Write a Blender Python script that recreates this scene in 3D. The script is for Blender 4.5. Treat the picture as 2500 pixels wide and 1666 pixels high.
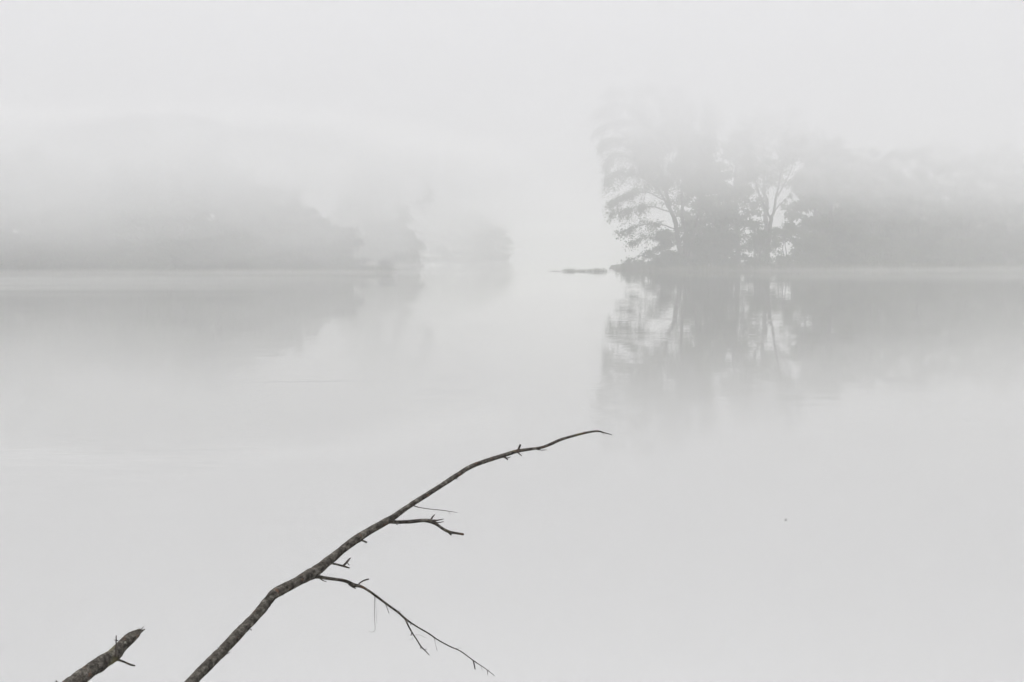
import bpy, math, random
import numpy as np
from mathutils import Vector, Matrix

for o in list(bpy.data.objects):
    bpy.data.objects.remove(o)
S = bpy.context.scene
C = S.collection
R = math.radians

# ---------------------------------------------------------------- camera
EYE_Z = 3.5
F_PX, HOR_V, CX, CY = 3434.0, 611.0, 1250.0, 833.0       # photo pixels (2500 x 1666)
PITCH = math.atan((CY - HOR_V) / F_PX)
cam_d = bpy.data.cameras.new('camera')
cam = bpy.data.objects.new('camera', cam_d)
C.objects.link(cam)
cam.location = (0, 0, EYE_Z)
cam.rotation_euler = (R(90) - PITCH, 0, 0)
cam_d.sensor_width = 36
cam_d.lens = 36 * F_PX / 2500
cam_d.clip_start = 0.05
cam_d.clip_end = 6000
S.camera = cam

# ---------------------------------------------------------------- sky and sun
SUN_EL, SUN_ROT = R(62), R(10)
world = bpy.data.worlds.new('World')
S.world = world
world.use_nodes = True
nt = world.node_tree
nt.nodes.clear()
sky = nt.nodes.new('ShaderNodeTexSky')
sky.sky_type = 'NISHITA'
sky.sun_disc = False
sky.sun_elevation = SUN_EL
sky.sun_rotation = SUN_ROT
sky.dust_density = 4
hs = nt.nodes.new('ShaderNodeHueSaturation')
hs.inputs['Saturation'].default_value = 0.06           # the overcast takes the blue out of the sky
bg = nt.nodes.new('ShaderNodeBackground')
bg.inputs['Strength'].default_value = 0.13
out = nt.nodes.new('ShaderNodeOutputWorld')
nt.links.new(sky.outputs[0], hs.inputs['Color'])
nt.links.new(hs.outputs[0], bg.inputs['Color'])
nt.links.new(bg.outputs[0], out.inputs[0])

sun_d = bpy.data.lights.new('sun', 'SUN')
sun_d.energy = 1.3
sun_d.angle = R(20)
sun_d.color = (1.0, 0.965, 0.91)
sun = bpy.data.objects.new('sun', sun_d)
C.objects.link(sun)
sun_dir = Vector((math.sin(SUN_ROT) * math.cos(SUN_EL), math.cos(SUN_ROT) * math.cos(SUN_EL), math.sin(SUN_EL)))
sun.rotation_euler = sun_dir.to_track_quat('Z', 'Y').to_euler()

S.view_settings.view_transform = 'Standard'
S.view_settings.look = 'None'
S.view_settings.gamma = 1
S.view_settings.exposure = 1.33
S.render.engine = 'CYCLES'
S.cycles.max_bounces = 14
S.cycles.volume_bounces = 12
S.cycles.diffuse_bounces = 2
S.cycles.glossy_bounces = 3
S.cycles.transmission_bounces = 2
S.cycles.use_denoising = True
S.cycles.sample_clamp_indirect = 4

# ---------------------------------------------------------------- helpers
def at(u, v, depth):
    """photo pixel (2500 x 1666) + distance along the optical axis -> world point"""
    x = (u - CX) / F_PX * depth
    y = (CY - v) / F_PX * depth
    c, s = math.cos(PITCH), math.sin(PITCH)
    return np.array([x, depth * c + y * s, EYE_Z + y * c - depth * s])

def tag(o, label=None, cat=None, group=None, kind=None):
    if label: o['label'] = label
    if cat: o['category'] = cat
    if group: o['group'] = group
    if kind: o['kind'] = kind
    return o

def empty(name, loc):
    o = bpy.data.objects.new(name, None)
    o.empty_display_size = 0.3
    o.location = loc
    C.objects.link(o)
    return o

def mesh_obj(name, verts, faces, mat, parent=None, smooth=False):
    me = bpy.data.meshes.new(name)
    verts = np.asarray(verts, dtype=np.float32)
    if isinstance(faces, np.ndarray):
        me.vertices.add(len(verts))
        me.vertices.foreach_set('co', verts.ravel())
        n, k = faces.shape
        me.loops.add(n * k)
        me.loops.foreach_set('vertex_index', faces.astype(np.int32).ravel())
        me.polygons.add(n)
        me.polygons.foreach_set('loop_start', np.arange(0, n * k, k, dtype=np.int32))
        me.update(calc_edges=True)
        me.validate()
    else:
        me.from_pydata(verts.tolist(), [], faces)
    if smooth:
        me.polygons.foreach_set('use_smooth', [True] * len(me.polygons))
    me.materials.append(mat)
    o = bpy.data.objects.new(name, me)
    C.objects.link(o)
    if parent: o.parent = parent
    return o

class Mesh:
    def __init__(s): s.v = []; s.f = []; s.n = 0
    def add(s, v, f):
        s.v.append(np.asarray(v, float)); s.f += [tuple(i + s.n for i in q) for q in f]; s.n += len(v)
    def build(s, name, mat, parent=None, offset=(0, 0, 0), smooth=True):
        return mesh_obj(name, np.vstack(s.v) - np.asarray(offset), s.f, mat, parent, smooth)

def catmull(P, n_per):
    P = np.asarray(P, float)
    Q = np.vstack([2 * P[0] - P[1], P, 2 * P[-1] - P[-2]])
    out = []
    for i in range(1, len(Q) - 2):
        k = n_per if np.isscalar(n_per) else n_per[i - 1]
        for t in np.linspace(0, 1, k, endpoint=False):
            a, b, c, d = Q[i - 1], Q[i], Q[i + 1], Q[i + 2]
            out.append(.5 * ((2 * b) + (-a + c) * t + (2 * a - 5 * b + 4 * c - d) * t * t + (-a + 3 * b - 3 * c + d) * t ** 3))
    out.append(Q[-2])
    return np.array(out)

def tube(pts, rad, sides=6, rough=None):
    pts = np.asarray(pts, float)
    n = len(pts)
    T = np.gradient(pts, axis=0)
    T /= np.linalg.norm(T, axis=1)[:, None] + 1e-12
    up = np.array([0, 1.0, 0]) if abs(T[0][1]) < .9 else np.array([1.0, 0, 0])
    N = np.cross(T[0], up); N /= np.linalg.norm(N)
    V = []
    for i in range(n):
        N = N - T[i] * np.dot(N, T[i]); N /= np.linalg.norm(N)
        B = np.cross(T[i], N)
        for k in range(sides):
            a = 2 * math.pi * k / sides
            r = rad[i] * (rough[i][k] if rough is not None else 1)
            V.append(pts[i] + r * (math.cos(a) * N + math.sin(a) * B))
    F = []
    for i in range(n - 1):
        for k in range(sides):
            F.append((i * sides + k, i * sides + (k + 1) % sides, (i + 1) * sides + (k + 1) % sides, (i + 1) * sides + k))
    F.append(tuple(range(sides))[::-1])
    F.append(tuple((n - 1) * sides + k for k in range(sides)))
    return V, F

# ---------------------------------------------------------------- materials
def new_mat(name):
    m = bpy.data.materials.new(name)
    m.use_nodes = True
    m.node_tree.nodes.clear()
    return m, m.node_tree.nodes, m.node_tree.links

def ramp(nodes, stops):
    r = nodes.new('ShaderNodeValToRGB')
    e = r.color_ramp.elements
    while len(e) > 1: e.remove(e[-1])
    e[0].position, e[0].color = stops[0][0], (*stops[0][1], 1)
    for p, c in stops[1:]:
        x = e.new(p); x.color = (*c, 1)
    return r

def foliage_mat(name, dark, light, scale=.35):
    m, N, L = new_mat(name)
    tc = N.new('ShaderNodeTexCoord'); nz = N.new('ShaderNodeTexNoise')
    nz.inputs['Scale'].default_value = scale
    nz.inputs['Detail'].default_value = 3
    L.new(tc.outputs['Object'], nz.inputs['Vector'])
    rp = ramp(N, [(.35, dark), (.65, light)])
    L.new(nz.outputs['Fac'], rp.inputs[0])
    d = N.new('ShaderNodeBsdfDiffuse'); t = N.new('ShaderNodeBsdfTranslucent'); mx = N.new('ShaderNodeMixShader')
    mx.inputs[0].default_value = .3
    L.new(rp.outputs[0], d.inputs[0]); L.new(rp.outputs[0], t.inputs[0])
    L.new(d.outputs[0], mx.inputs[1]); L.new(t.outputs[0], mx.inputs[2])
    o = N.new('ShaderNodeOutputMaterial'); L.new(mx.outputs[0], o.inputs[0])
    return m

def plain_mat(name, c1, c2, scale, rough=.9, bump=0):
    m, N, L = new_mat(name)
    tc = N.new('ShaderNodeTexCoord'); nz = N.new('ShaderNodeTexNoise')
    nz.inputs['Scale'].default_value = scale; nz.inputs['Detail'].default_value = 6
    L.new(tc.outputs['Object'], nz.inputs['Vector'])
    rp = ramp(N, [(.35, c1), (.65, c2)])
    L.new(nz.outputs['Fac'], rp.inputs[0])
    p = N.new('ShaderNodeBsdfPrincipled'); p.inputs['Roughness'].default_value = rough
    L.new(rp.outputs[0], p.inputs['Base Color'])
    if bump:
        b = N.new('ShaderNodeBump'); b.inputs['Strength'].default_value = bump; b.inputs['Distance'].default_value = .05
        L.new(nz.outputs['Fac'], b.inputs['Height']); L.new(b.outputs[0], p.inputs['Normal'])
    o = N.new('ShaderNodeOutputMaterial'); L.new(p.outputs[0], o.inputs[0])
    return m

M_LEAF = foliage_mat('leaf_green', (.032, .05, .022), (.066, .09, .038))
M_LEAF_PALE = foliage_mat('leaf_pale_green', (.055, .075, .035), (.10, .125, .06))
M_LEAF_DARK = foliage_mat('leaf_dark', (.022, .035, .02), (.045, .062, .032))
M_TRUNK = plain_mat('tree_bark', (.03, .027, .024), (.07, .065, .058), 3)
M_SOIL = plain_mat('bank_soil', (.05, .045, .03), (.09, .085, .055), .8, bump=.5)
M_GRASS = foliage_mat('grass_blade', (.06, .075, .035), (.11, .12, .06), .6)

def water_mat():
    m, N, L = new_mat('river_water')
    geo = N.new('ShaderNodeNewGeometry')
    def mth(op, a_, b_=None, c_=None):
        q = N.new('ShaderNodeMath'); q.operation = op
        for k_, val in enumerate((a_, b_, c_)):
            if val is None: continue
            if isinstance(val, (int, float)): q.inputs[k_].default_value = val
            else: L.new(val, q.inputs[k_])
        return q.outputs[0]
    def noise(scale, sc, rot=0, detail=2):
        mp = N.new('ShaderNodeMapping'); mp.inputs['Scale'].default_value = scale; mp.inputs['Rotation'].default_value = (0, 0, R(rot))
        L.new(geo.outputs['Position'], mp.inputs['Vector'])
        n = N.new('ShaderNodeTexNoise'); n.inputs['Scale'].default_value = sc; n.inputs['Detail'].default_value = detail
        L.new(mp.outputs[0], n.inputs['Vector']); return n
    # faint ripples with long crests lying across the view, stronger in drifting cat's-paw patches
    rip = noise((.9, 5.5, 1), 1.0, 5, 3)
    sc = N.new('ShaderNodeSeparateColor'); L.new(rip.outputs['Color'], sc.inputs[0])
    patch = N.new('ShaderNodeMapRange'); L.new(noise((.05, .16, 1), 1.0, -8, 3).outputs['Fac'], patch.inputs['Value'])
    patch.inputs['From Min'].default_value = .42; patch.inputs['From Max'].default_value = .68
    patch.inputs['To Min'].default_value = .45; patch.inputs['To Max'].default_value = 1.9
    amp = mth('MULTIPLY', patch.outputs[0], WATER_RIPPLE)
    tx = mth('MULTIPLY', mth('SUBTRACT', sc.outputs[0], .5), mth('MULTIPLY', amp, .22))
    ty = mth('MULTIPLY', mth('SUBTRACT', sc.outputs[1], .5), amp)
    # a few long low wakes left on the calm water: (x centre, y, half length, slope, steepness)
    sx = N.new('ShaderNodeSeparateXYZ'); L.new(geo.outputs['Position'], sx.inputs[0])
    for xc, yc, half, slope, st in [(-5.2, 37.4, 2.3, .13, .07), (-4.0, 36.2, 2.2, .08, .012), (-3.6, 35.2, 1.6, .05, .009), (-11.5, 38.7, 2.4, .10, .03), (-8.5, 45.5, 3.0, .05, .012), (14.5, 38.6, 3.2, .04, .014), (24, 27.5, 4, .03, .010), (9, 31.5, 3, .05, .008), (-3.4, 44.2, 1.5, .1, .014), (-2.9, 51, 1.0, .1, .014)]:
        dx = mth('SUBTRACT', sx.outputs[0], xc)
        dy = mth('SUBTRACT', mth('SUBTRACT', sx.outputs[1], yc), mth('MULTIPLY', dx, slope))
        gy = mth('POWER', 2.718, mth('MULTIPLY', mth('MULTIPLY', dy, dy), -30.0))
        q = mth('DIVIDE', dx, half)
        gx = mth('POWER', 2.718, mth('MULTIPLY', mth('MULTIPLY', q, q), -1.6))
        ty = mth('ADD', ty, mth('MULTIPLY', mth('MULTIPLY', gx, gy), -st * .45))
    cv = N.new('ShaderNodeCombineXYZ'); L.new(tx, cv.inputs[0]); L.new(ty, cv.inputs[1]); cv.inputs[2].default_value = 1
    nn = N.new('ShaderNodeVectorMath'); nn.operation = 'NORMALIZE'; L.new(cv.outputs[0], nn.inputs[0])
    g = N.new('ShaderNodeBsdfGlossy'); g.inputs['Roughness'].default_value = .015
    g.inputs['Color'].default_value = (.975, .973, .965, 1)
    d = N.new('ShaderNodeBsdfDiffuse'); d.inputs['Color'].default_value = (.06, .06, .055, 1)    # silty water
    L.new(nn.outputs[0], g.inputs['Normal'])
    fr = N.new('ShaderNodeFresnel'); fr.inputs['IOR'].default_value = 1.6
    L.new(nn.outputs[0], fr.inputs['Normal'])
    mx = N.new('ShaderNodeMixShader')
    L.new(mth('ADD', mth('MULTIPLY', fr.outputs[0], .36), .69), mx.inputs[0]); L.new(d.outputs[0], mx.inputs[1]); L.new(g.outputs[0], mx.inputs[2])
    o = N.new('ShaderNodeOutputMaterial'); L.new(mx.outputs[0], o.inputs[0])
    return m
WATER_RIPPLE = .026
M_WATER = water_mat()

def bark_mat():
    """weathered grey bark: pale lichen bloom, rust-brown patches, dark knots, fine lengthwise grain"""
    m, N, L = new_mat('dead_bark')
    tc = N.new('ShaderNodeTexCoord')
    def noise(scale, detail=5, rough=.6):
        n = N.new('ShaderNodeTexNoise'); n.inputs['Scale'].default_value = scale
        n.inputs['Detail'].default_value = detail; n.inputs['Roughness'].default_value = rough
        L.new(tc.outputs['Object'], n.inputs['Vector']); return n
    def mix(fac, a, b):
        x = N.new('ShaderNodeMix'); x.data_type = 'RGBA'
        L.new(fac, x.inputs[0])
        for s, c in ((6, a), (7, b)):
            if isinstance(c, tuple): x.inputs[s].default_value = (*c, 1)
            else: L.new(c, x.inputs[s])
        return x.outputs[2]
    base = ramp(N, [(.36, (.022, .019, .017)), (.50, (.10, .09, .077)), (.60, (.21, .195, .17)), (.70, (.38, .36, .325))])
    L.new(noise(55, 8, .8).outputs['Fac'], base.inputs[0])
    vr = N.new('ShaderNodeVectorRotate'); vr.rotation_type = 'Y_AXIS'; vr.inputs['Angle'].default_value = R(38)
    L.new(tc.outputs['Object'], vr.inputs['Vector'])
    vm = N.new('ShaderNodeVectorMath'); vm.operation = 'MULTIPLY'; vm.inputs[1].default_value = (14, 130, 130)
    L.new(vr.outputs[0], vm.inputs[0])
    gr = N.new('ShaderNodeTexNoise'); gr.inputs['Scale'].default_value = 1.0; gr.inputs['Detail'].default_value = 4
    L.new(vm.outputs[0], gr.inputs['Vector'])
    gm = ramp(N, [(.36, (.35, .33, .31)), (.56, (1, 1, 1))]); L.new(gr.outputs['Fac'], gm.inputs[0])
    gx = N.new('ShaderNodeMix'); gx.data_type = 'RGBA'; gx.blend_type = 'MULTIPLY'; gx.inputs[0].default_value = .8
    L.new(base.outputs[0], gx.inputs[6]); L.new(gm.outputs[0], gx.inputs[7])
    f1 = ramp(N, [(.57, (0, 0, 0)), (.66, (1, 1, 1))]); L.new(noise(26, 7, .7).outputs['Fac'], f1.inputs[0])
    c = mix(f1.outputs[0], gx.outputs[2], (.15, .085, .055))
    f2 = ramp(N, [(.60, (0, 0, 0)), (.70, (.8, .8, .8))]); L.new(noise(17, 5).outputs['Fac'], f2.inputs[0])
    c = mix(f2.outputs[0], c, (.035, .03, .027))
    f3 = ramp(N, [(.64, (0, 0, 0)), (.70, (1, 1, 1))]); L.new(noise(29, 6).outputs['Fac'], f3.inputs[0])
    c = mix(f3.outputs[0], c, (.30, .30, .25))
    f4 = ramp(N, [(.62, (0, 0, 0)), (.70, (1, 1, 1))]); L.new(noise(7, 2).outputs['Fac'], f4.inputs[0])
    c = mix(f4.outputs[0], c, (.17, .155, .075))
    p = N.new('ShaderNodeBsdfPrincipled'); p.inputs['Roughness'].default_value = .9
    p.inputs['Specular IOR Level'].default_value = .2
    L.new(c, p.inputs['Base Color'])
    b = N.new('ShaderNodeBump'); b.inputs['Strength'].default_value = .8; b.inputs['Distance'].default_value = .004
    L.new(noise(120, 6, .7).outputs['Fac'], b.inputs['Height']); L.new(b.outputs[0], p.inputs['Normal'])
    o = N.new('ShaderNodeOutputMaterial'); L.new(p.outputs[0], o.inputs[0])
    return m
M_BARK = bark_mat()
M_DARKTWIG = plain_mat('dark_twig_bark', (.03, .022, .02), (.09, .07, .06), 60, bump=.4)

def fog_mat(name, density, color=(.996, 1, .981), aniso=0.0):
    m, N, L = new_mat(name)
    p = N.new('ShaderNodeVolumePrincipled')
    p.inputs['Density'].default_value = density
    p.inputs['Color'].default_value = (*color, 1)
    p.inputs['Anisotropy'].default_value = aniso
    o = N.new('ShaderNodeOutputMaterial'); L.new(p.outputs[0], o.inputs['Volume'])
    try: m.cycles.homogeneous_volume = True
    except Exception: pass
    return m

# ---------------------------------------------------------------- water and land
w = mesh_obj('river_water', [(-2500, -60, 0), (2500, -60, 0), (2500, 3500, 0), (-2500, 3500, 0)], [(0, 1, 2, 3)], M_WATER)
tag(w, kind='structure')

def land(name, front, back_y, h, seed, step=2.2, depth=14):
    """a strip of bank behind a shoreline polyline (x, y), rising from the water"""
    rng = np.random.default_rng(seed)
    P = np.array(front, float)
    seg = np.linalg.norm(np.diff(P, axis=0), axis=1); s = np.r_[0, np.cumsum(seg)]
    n = int(s[-1] / step) + 2
    t = np.linspace(0, s[-1], n)
    X = np.interp(t, s, P[:, 0]); Y = np.interp(t, s, P[:, 1])
    Y = Y + .7 * np.sin(t * .35 + seed) + .4 * np.sin(t * .9 + 1)
    rows = [(-1.2, -.6), (0, .06), (.6, .3), (1.8, .6), (4, .85), (9, 1), (20, 1.1), (45, 1.0)]
    end = np.minimum(1, np.minimum(t, s[-1] - t) / 9) ** .6
    V = []
    for d, z in rows:
        for i in range(n):
            zz = z * h * (.15 + .85 * end[i]) if z > 0 else z
            V.append((X[i], Y[i] + d * (.25 + .75 * end[i]) * (1 if d < 12 else back_y), zz + (rng.normal() * .07 if z > .1 else 0)))
    F = [(r * n + i, r * n + i + 1, (r + 1) * n + i + 1, (r + 1) * n + i) for r in range(len(rows) - 1) for i in range(n - 1)]
    o = mesh_obj(name, V, F, M_SOIL, smooth=True)
    return tag(o, kind='structure')

RIGHT = [(17.6, 238), (24, 236), (34, 235), (52, 236), (70, 243), (90, 262), (115, 285), (170, 310)]
LEFT = [(-135, 188), (-95, 200), (-70, 208), (-45, 211), (-30, 213), (-18.3, 214.5)]
MID = [(-60, 285), (-40, 292), (-26, 297), (-19, 300)]
FAR = [(-130, 430), (-60, 447), (-30, 451), (-12, 452), (-2.5, 455)]
SPIT = [(5.6, 231), (9, 230.4), (13, 230.6), (17.2, 232)]
land('right_bank_ground', RIGHT, 1.6, .9, 1)
land('left_bank_ground', LEFT, 1.2, .8, 2)
land('middle_bank_ground', MID, 1.0, .8, 3)
land('far_bank_ground', FAR, 2.0, 1.0, 4)

def shore_y(front, x):
    P = np.array(front); return float(np.interp(x, P[:, 0], P[:, 1]))

# spit: a low sandbar hump
def sandbar():
    nx, ny = 40, 8; V = []
    for j in range(ny + 1):
        for i in range(nx + 1):
            a = i / nx; b = j / ny * 2 - 1
            x = 5.7 + 11.6 * a
            hgt = .09 * math.sin(math.pi * min(1, max(0, a)) ) ** .5 + .03 * math.sin(a * 19)
            half = 1.3 * math.sin(math.pi * a) ** .6 + .15
            V.append((x, 231 + b * half + .5 * math.sin(a * 5), max(0, hgt) * (1 - b * b) - .03))
    F = [(j * (nx + 1) + i, j * (nx + 1) + i + 1, (j + 1) * (nx + 1) + i + 1, (j + 1) * (nx + 1) + i) for j in range(ny) for i in range(nx)]
    tag(mesh_obj('sandbar_ground', V, F, M_SOIL, smooth=True), kind='structure')
sandbar()

# near bank that carries the camera and the dead branches (below the picture)
def near_bank():
    rng = np.random.default_rng(9)
    xs = np.linspace(-22, 22, 89); ys = np.linspace(-14, 8.5, 60); V = []
    for y in ys:
        for x in xs:
            t = min(1, max(0, (y - 3.0) / 4.6)); z = 1.9 * (1 - t * t * (3 - 2 * t)) - .5 * t
            V.append((x, y, z + .05 * math.sin(x * 1.7 + y) + .04 * math.sin(y * 2.3 - x * .6) + rng.normal() * .015))
    n = len(xs)
    F = [(j * n + i, j * n + i + 1, (j + 1) * n + i + 1, (j + 1) * n + i) for j in range(len(ys) - 1) for i in range(n - 1)]
    tag(mesh_obj('near_bank_ground', V, F, M_SOIL, smooth=True), kind='structure')
near_bank()

# ---------------------------------------------------------------- grass
def blades(pos, hgt, seed, width=.03, lean=.3):
    rng = np.random.default_rng(seed)
    pos = np.asarray(pos); n = len(pos)
    h = hgt * rng.uniform(.5, 1.15, n)
    a = rng.uniform(0, 2 * math.pi, n)
    wv = np.c_[np.cos(a), np.sin(a), np.zeros(n)] * width
    b = rng.uniform(0, 2 * math.pi, n); l = rng.uniform(0, lean, n) * h
    tip = pos + np.c_[np.cos(b) * l, np.sin(b) * l, h]
    mid = pos + np.c_[np.cos(b) * l * .3, np.sin(b) * l * .3, h * .55]
    V = np.stack([pos - wv, pos + wv, mid + wv * .7, tip, mid - wv * .7], 1).reshape(-1, 3)
    i = np.arange(n)[:, None] * 5
    return V, i + np.arange(5)[None, :]

def shore_grass(name, front, n, hgt, seed, depth=3.5, z0=.05, width=.04, x0=None, x1=None, zr=.45):
    rng = np.random.default_rng(seed)
    P = np.array(front)
    x = rng.uniform(x0 if x0 is not None else P[0, 0], x1 if x1 is not None else P[-1, 0], n)
    y = np.interp(x, P[:, 0], P[:, 1]) + np.abs(rng.normal(0, depth * .5, n)) - .4
    clump = .55 + .45 * np.sin(x * 1.1 + seed) * np.sin(x * .37 + 2)
    keep = rng.random(n) < clump + .25
    x, y = x[keep], y[keep]
    z = z0 + np.clip((y - np.interp(x, P[:, 0], P[:, 1])) / 4, 0, 1) * zr
    V, F = blades(np.c_[x, y, z], hgt, seed, width)
    return tag(mesh_obj(name, V, F, M_GRASS), kind='stuff')

g = shore_grass('shore_grass', RIGHT, 9000, .9, 11, depth=5, zr=.7); g['label'] = 'rough grass fringing the water along the right bank'
g = shore_grass('shore_grass', LEFT, 7000, .8, 12, depth=5, zr=.6); g['label'] = 'rough grass fringing the water along the left bank'
g = shore_grass('shore_grass', FAR, 2500, 1.0, 13, depth=5, zr=.8, width=.07); g['label'] = 'rough grass at the foot of the far pale bank'
def spit_reeds():
    rng = np.random.default_rng(5)
    cl = [(7.3, .6, .22, 60), (9.0, .35, .62, 260), (9.7, .3, .75, 160), (10.6, .5, .42, 220), (11.7, .5, .50, 200), (13.0, .4, .66, 300), (14.0, .35, .85, 320), (14.7, .3, .7, 200), (15.3, .5, .38, 120), (11, 3.0, 1.0, 60), (12.5, 3, .28, 300)]
    Vs, Fs, k = [], [], 0
    for cx, sg, h, n in cl:
        n = int(n * .45); sg = sg * 1.25
        x = rng.normal(cx, sg, n); n = len(x); h = h * .78; x = np.clip(x + rng.normal(0, .25, n), 6, 17.2); y = 231 + .5 * np.sin((x - 5.7) / 11.6 * 5) + rng.normal(0, .4, n)
        V, F = blades(np.c_[x, y, np.full(n, .05)], h, int(cx * 10), .011, .5)
        Vs.append(V); Fs.append(F + k); k += len(V)
    o = mesh_obj('sandbar_grass', np.vstack(Vs), np.vstack(Fs), M_GRASS)
    tag(o, 'low tufts of grass on the narrow sandbar between the two wooded banks', kind='stuff')
spit_reeds()
def near_grass():
    rng = np.random.default_rng(6); n = 5000
    x = rng.uniform(-8, 8, n); y = rng.uniform(-4, 4.2, n)
    keep = (np.hypot(x, y) > .8) & (np.sin(x * 1.3) * np.sin(y * 1.1 + x) > -.5); x, y = x[keep], y[keep]
    t = np.clip((y - 3) / 4.6, 0, 1); z = 1.9 * (1 - t * t * (3 - 2 * t)) - .5 * t - .03
    V, F = blades(np.c_[x, y, z], .22, 7, .004, .6)
    tag(mesh_obj('bank_grass', V, F, M_GRASS), 'short grass on the near bank below the dead branches', kind='stuff')
near_grass()

# ---------------------------------------------------------------- trees
def leaf_cards(c, size, rng):
    n = len(c)
    a = rng.normal(size=(n, 3)); a /= np.linalg.norm(a, axis=1)[:, None]
    b = np.cross(a, rng.normal(size=(n, 3))); b /= np.linalg.norm(b, axis=1)[:, None] + 1e-9
    s = size * rng.uniform(.6, 1.3, n)[:, None]
    V = np.stack([c - a * s, c - b * s * .55, c + a * s, c + b * s * .55], 1).reshape(-1, 3)
    F = np.arange(n)[:, None] * 4 + np.arange(4)[None, :]
    return V, F

class Tree:
    def __init__(s, seed):
        s.rng = np.random.default_rng(seed); s.wood = Mesh(); s.leaf = []
    def limb(s, P, r0, r1, sides=5, n_per=4):
        pts = catmull(P, n_per)
        j = s.rng.normal(0, 1, pts.shape) * r0 * .25; j[0] = 0
        pts = pts + j
        s.wood.add(*tube(pts, np.linspace(r0, r1, len(pts)) , sides))
        return pts
    def spray(s, pts, t0, n_tw, length, n_leaf, droop=.35, sigma=.28, out=None):
        """leafy twigs along a limb"""
        rng = s.rng
        for _ in range(n_tw):
            t = rng.uniform(t0, 1) ** .8; k = t * (len(pts) - 1); i = min(int(k), len(pts) - 2)
            p = pts[i] + (pts[i + 1] - pts[i]) * (k - i)
            fwd = pts[i + 1] - pts[i]; fwd = fwd / (np.linalg.norm(fwd) + 1e-9)
            d = rng.normal(size=3) * np.array([1, 1, .55]) + fwd * 1.1
            d /= np.linalg.norm(d)
            L = length * rng.uniform(.5, 1.2) * (1.15 - .5 * t)
            q = p + d * L * .55 + np.array([0, 0, .05 * L]); e = p + d * L - np.array([0, 0, droop * L])
            tw = catmull([p, q, e], 3)
            s.wood.add(*tube(tw, np.linspace(.03, .012, len(tw)), 3))
            m = max(3, int(n_leaf * rng.uniform(.6, 1.3)))
            w = rng.uniform(.1, 1.05, m)
            c = np.array([np.interp(w, np.linspace(0, 1, len(tw)), tw[:, k]) for k in range(3)]).T
            s.leaf.append(c + rng.normal(0, sigma, (m, 3)) * np.array([1, 1, .7]))
    def finish(s, name, label, cat, group, base, mat, leaf_size, wood='trunk', foliage='crown', scale=1):
        root = empty(name, base)
        tag(root, label, cat, group)
        s.wood.build(wood, M_TRUNK, root, base)
        V, F = leaf_cards(np.vstack(s.leaf), leaf_size, s.rng)
        mesh_obj(foliage, V - np.asarray(base), F, mat, root)
        return root

def generic_tree(seed, base, H, R0, cb=.2, n_limb=16, leaf=6000, droop=.3, lean=(0, 0), stems=1, up=.55, shape='round', sigma=.42):
    T = Tree(seed); rng = T.rng; base = np.array(base, float)
    lx, ly = lean
    tops = []
    for k in range(stems):
        a = rng.uniform(0, 6.28); sp = (0 if stems == 1 else R0 * .3)
        top = base + np.array([lx + math.cos(a) * sp, ly + math.sin(a) * sp, H * rng.uniform(.86, .97) if k else H * .95])
        m1 = base + (top - base) * .33 + rng.normal(0, .25, 3) + np.array([math.cos(a) * sp * .25, math.sin(a) * sp * .25, 0])
        m2 = base + (top - base) * .66 + rng.normal(0, .4, 3)
        tops.append(T.limb([base - np.array([0, 0, .4]), m1, m2, top], .022 * H / stems ** .4, .03, 7, 6))
    per = max(8, leaf // (n_limb * 5))
    for i in range(n_limb):
        st = tops[i % stems]
        u = (i + rng.uniform(.1, .9)) / n_limb
        h = cb + (1 - cb) * u * .96
        k = h * (len(st) - 1); j = min(int(k), len(st) - 2); p = st[j] + (st[j + 1] - st[j]) * (k - j)
        if shape == 'round': prof = math.sin(math.pi * min(1, .18 + .82 * u)) ** .6 * (.55 + .45 * (1 - u)) + .12
        elif shape == 'cone': prof = (1 - u) ** .8 + .06
        else: prof = (.6 + .5 * u) * (1 - u ** 5) + .1
        L = R0 * prof * rng.uniform(.75, 1.15)
        a = i * 2.399 + rng.uniform(-.4, .4)
        el = up * rng.uniform(.6, 1.4) * (.4 + .9 * u)
        d = np.array([math.cos(a), math.sin(a), math.tan(min(1.2, el))])
        e = p + d * L * np.array([1, 1, .8])
        m = p + (e - p) * .5 + np.array([0, 0, L * .14]) + rng.normal(0, .15 * L ** .5, 3)
        pts = T.limb([p, m, e], .008 * H * (1.1 - u), .02, 4, 4)
        for _ in range(3):
            t = rng.uniform(.3, .9); kk = t * (len(pts) - 1); jj = int(kk); q = pts[jj]
            dd = rng.normal(size=3) * np.array([1, 1, .6]) + (e - p) / (L + .1) * .6; dd /= np.linalg.norm(dd)
            l2 = L * rng.uniform(.28, .5)
            q2 = q + dd * l2
            sub = T.limb([q, (q + q2) / 2 + np.array([0, 0, .1 * l2]), q2 - np.array([0, 0, droop * l2 * .5])], .035, .015, 3, 3)
            T.spray(sub, .1, 2, max(.7, L * .22), per // 2, droop, sigma)
        T.spray(pts, .35, 4, max(.9, L * .3), per // 2, droop, sigma)
    if cb < .1:                                   # leafy skirt down to the ground
        for i in range(9):
            a = rng.uniform(0, 6.28); r = R0 * rng.uniform(.3, .95)
            e = base + [math.cos(a) * r, math.sin(a) * r * .7, rng.uniform(.04, .22) * H]
            pts = T.limb([base + [0, 0, .1], (base + e) / 2 + [0, 0, .3], e], .05, .02, 3, 4)
            T.spray(pts, .1, 5, max(.7, R0 * .22), per // 2, droop, sigma)
    return T

def ground_z(y, front, x):
    d = y - shore_y(front, x); return float(np.interp(d, [-1, 0, .6, 1.8, 4, 9, 60], [-.2, .05, .25, .5, .75, .88, .9]))

def px(u, depth): return (u - CX) / F_PX * depth

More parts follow.
